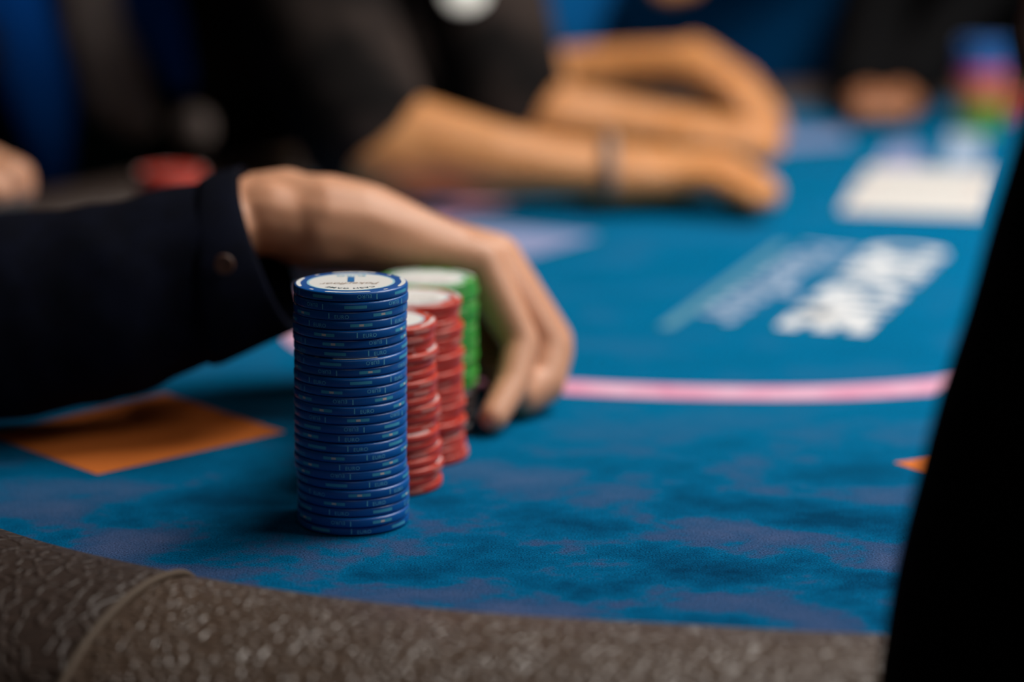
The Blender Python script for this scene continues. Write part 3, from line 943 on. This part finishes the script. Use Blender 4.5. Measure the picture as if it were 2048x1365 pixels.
# ---- player in the blue shirt beyond, arm arched with the hand on the felt
hD = hand_chains([P(1385, 150, 1.740), P(1385, 128, 1.775)], [P(1465, 200, 1.725), P(1480, 186, 1.740), P(1484, 178, 1.755), P(1472, 172, 1.770)],
                 [[P(1500, 245, 1.715), P(1515, 268, 1.710), P(1520, 285, 1.705)], [P(1520, 232, 1.730), P(1538, 258, 1.725), P(1545, 280, 1.720)], [P(1526, 222, 1.745), P(1545, 250, 1.740), P(1552, 272, 1.735)], [P(1512, 215, 1.765), P(1532, 242, 1.760), P(1542, 264, 1.755)]],
                 [.0092, .0100, .0102, .0098], [(P(1400, 175, 1.790), .015), (P(1430, 220, 1.790), .012), (P(1450, 254, 1.785), .010)], (.0170, .0125))
elD, wrD = P(1065, 172, 1.775), P(1360, 142, 1.750)
hD.append([(elD, .022), (P(1140, 162, 1.775), .0225), (P(1250, 152, 1.765), .0210), (wrD, (.021, .023, .0190)), (P(1420, 160, 1.738), (.021, .026, .0190))])
hD2 = [[(P(1520, -150, 2.10), .030), (P(1400, -105, 2.09), .025), (P(1365, -70, 2.08), (.024, .02, .024))]]
for k in range(4):
    hD2.append([(P(1335 + 18 * k, -75, 2.07), .012), (P(1325 + 19 * k, -40, 2.05), .0105), (P(1322 + 19 * k, 6 - 5 * abs(k - 1), 2.045), .009)])
hD2.append([(P(1400, -70, 2.08), .013), (P(1418, -36, 2.07), .010)])
hD2 = [[(p + Vector((0, 0, .007)), r) for p, r in c] for c in hD2]
faceD = Vector((.25, -.97, 0)).normalized()
seated('person', 'person in a blue shirt at the far end with arched wrist', None,
       Vector((.17, 2.42, .50)), Vector((.165, 2.30, TZ + .20)), Vector((.17, 2.24, TZ + .40)), Vector((.18, 2.20, TZ + .54)), faceD,
       M['skin_tan'], M['blue_tee'], [((Vector((.11, 2.20, TZ + .28)), elD, elD.lerp(wrD, .2)), (.042, .022, .021)), ((Vector((.30, 2.28, TZ + .28)), P(1620, -190, 2.16), P(1500, -140, 2.11)), (.048, .037, .029))],
       [hD, hD2], sleeve='short', torso_w=(.12, .115), sl=.9, dz=.003)

# ---- player in black at the far end
hE = []
for s_, x0 in ((1, 1745), (-1, 1788)):
    hE += [[(P(x0 + 24 * -s_, 196, 1.947), .015), (P(x0 + 10 * -s_, 204, 1.935), .0145), (P(x0, 208, 1.925), (.024, .026, .012))]]
    for k in range(4):
        hE.append([(P(x0 - 22 + 14 * k, 210, 1.91), .0100), (P(x0 - 24 + 15 * k, 216, 1.897), .0090), (P(x0 - 25 + 15 * k, 226, 1.887), .008)])
    hE.append([(P(x0 + 18 * s_, 210, 1.91), .011), (P(x0 + 34 * s_, 221, 1.89), .009)])
faceE = Vector((-.1, -1, 0)).normalized()
seated('person', 'person in black at the far end with hands together on the felt', None,
       Vector((.41, 3.03, .50)), Vector((.39, 2.80, TZ + .20)), Vector((.385, 2.74, TZ + .40)), Vector((.38, 2.70, TZ + .54)), faceE,
       M['skin_far'], M['black_cloth'], [((Vector((.29, 2.74, TZ + .28)), Vector((.40, 2.50, TZ + .15)), P(1718, 174, 1.955)), (.046, .030, .014)), ((Vector((.53, 2.70, TZ + .28)), Vector((.54, 2.46, TZ + .15)), P(1815, 174, 1.955)), (.046, .030, .014))],
       [hE], sleeve='long', torso_w=(.135, .115), sl_long=1.0)

# ---- player with an open blue jacket on the left
hB = [[(P(-160, 362, 1.27), .025), (P(-95, 360, 1.235), (.026, .026, .020)), (P(-60, 362, 1.215), (.026, .026, .018))]]
for k in range(4):
    hB.append([(P(-55 + 3 * k, 358, 1.185 + .020 * k), .0120), (P(-15 + 4 * k, 352, 1.18 + .020 * k), .0112), (P(18 + 4 * k, 364, 1.175 + .020 * k), .0105), (P(24 + 4 * k, 386, 1.175 + .020 * k), .0092)])
hB.append([(P(-80, 372, 1.18), .013), (P(-40, 384, 1.165), .011), (P(-14, 392, 1.165), .0095)])
def extra_B(body):
    jl = [[(P(-180, -260, 1.86), (.06, .05, .05)), (P(0, -60, 1.80), (.055, .040, .05)), (P(62, 130, 1.77), (.036, .022, .03)), (P(92, 280, 1.76), (.022, .018, .02)), (P(102, 340, 1.76), (.016, .016, .02))]]
    jr = [[(P(215, -170, 1.80), (.034, .022, .03)), (P(255, -80, 1.77), (.031, .018, .03)), (P(320, 60, 1.755), (.021, .015, .022)), (P(358, 165, 1.75), (.012, .010, .012))]]
    o = link('jacket_panel', blob_mesh('jacket_panel', jl, .004, 3), M['blue_jacket'], body); o['label'] = 'blue jacket front on the left'
    o = link('jacket_panel', blob_mesh('jacket_panel', jr, .004, 3), M['blue_jacket'], body); o['label'] = 'blue jacket front hanging slanted'
    tp = [[(P(200, -200, 1.77), (.036, .02, .04)), (P(200, 60, 1.765), (.030, .02, .03)), (P(235, 200, 1.765), (.026, .02, .024)), (P(270, 250, 1.765), (.018, .016, .016))], [(P(385, 262, 1.75), .017)]]
    o = link('undershirt', blob_mesh('undershirt', tp, .004, 3), M['grey_tee'], body); o['label'] = 'grey brown undershirt'
faceB = Vector((.4, -.92, 0)).normalized()
seated('person', 'person in an open blue jacket over a grey top', None,
       Vector((-.55, 1.98, .50)), Vector((-.50, 1.90, TZ + .20)), Vector((-.48, 1.87, TZ + .40)), Vector((-.45, 1.85, TZ + .54)), faceB,
       M['skin_near'], M['black_cloth'], [((Vector((-.60, 1.82, TZ + .28)), Vector((-.60, 1.52, TZ + .09)), P(-150, 366, 1.26)), (.05, .038, .026)), ((Vector((-.44, 1.96, TZ + .28)), Vector((-.42, 1.80, TZ + .075)), Vector((-.40, 1.76, TZ + .07))), (.045, .036, .026))],
       [hB], sleeve='long', extra=extra_B, torso_w=(.125, .11), dz=.002)

# ---- empty chair behind the far stack
ch = empty('dining_chair', (.98, 3.50, 0)); ch.rotation_euler = (0, 0, math.radians(-20))
tag(ch, 'slate grey upholstered chair behind the many-coloured chip stack', 'chair')
box('seat', (0, 0, .46), (.44, .44, .08), M['slate'], ch, .02)
box('backrest', (0, .20, .76), (.42, .06, .48), M['slate'], ch, .02)
for sx in (-1, 1):
    for sy in (-1, 1):
        box('leg', (sx * .19, sy * .19, .21), (.035, .035, .42), M['wood'], ch, .004)

# ---- person in black close on the right, elbow on the rail
elF, wrF = P(1968, 1270, .600), P(2260, 40, .580)
hF = [[(wrF, .026), (wrF + Vector((.02, 0, .06)), (.034, .02, .045))]]
for k in range(4):
    b0 = wrF + Vector((.0 + .014 * k, -.004, .10))
    hF.append([(b0, .010), (b0 + Vector((.004, -.008, .038)), .009), (b0 + Vector((.010, -.026, .052)), .008)])
hF.append([(wrF + Vector((.05, 0, .05)), .012), (wrF + Vector((.075, -.01, .085)), .010)])
def extra_F(body):
    R = [(1765, 1560, 2150, 1560), (1758, 1400, 2150, 1420), (1772, 1280, 2160, 1290), (1795, 1140, 2190, 1130), (1832, 990, 2230, 980), (1880, 810, 2270, 800), (1935, 640, 2310, 620), (1985, 460, 2340, 450), (2040, 280, 2370, 270), (2090, 90, 2390, 80), (2120, -20, 2400, -30)]
    seg = 32; rows = []
    for (lx, ly, rx, ry) in R:
        t = (ly - 1560) / -1600.0
        Y = .605 - .03 * t
        A = P(lx, ly, Y); B = P(rx, ry, Y); rows.append(((A + B) / 2, (B - A) / 2))
    cs = catmull([r[0] for r in rows], 4); us = catmull([r[1] for r in rows], 4)
    vs, fs = [], []
    for c, u in zip(cs, us):
        for k in range(seg):
            a = 2 * PI * k / seg
            p = c + u * math.cos(a) + Vector((0, 1, 0)) * .032 * math.sin(a)
            p.z = max(p.z, TZ + .016)
            vs.append(p)
    n = len(cs)
    for i in range(n - 1):
        for k in range(seg):
            k2 = (k + 1) % seg
            fs.append((i * seg + k, i * seg + k2, (i + 1) * seg + k2, (i + 1) * seg + k))
    fs.append(tuple(range(seg))); fs.append(tuple((n - 1) * seg + k for k in range(seg - 1, -1, -1)))
    link('sleeve', mesh_from('sleeve', vs, fs), M['sleeve_black'], body)
faceF = Vector((-.35, .93, 0)).normalized()
seated('person', 'person in matt black leaning an elbow on the near rail', None,
       Vector((.62, .05, .50)), Vector((.50, .24, TZ + .20)), Vector((.44, .32, TZ + .40)), Vector((.41, .38, TZ + .54)), faceF,
       M['skin_near'], M['sleeve_black'], [((Vector((.33, .22, TZ + .29)), elF + Vector((0.012, 0, .012)), wrF), (.045, .020, .020)), ((Vector((.66, .34, TZ + .29)), Vector((.74, .52, TZ + .08)), Vector((.62, .66, TZ + .055))), (.048, .036, .027))],
       [hF], sleeve='upper', extra=extra_F)
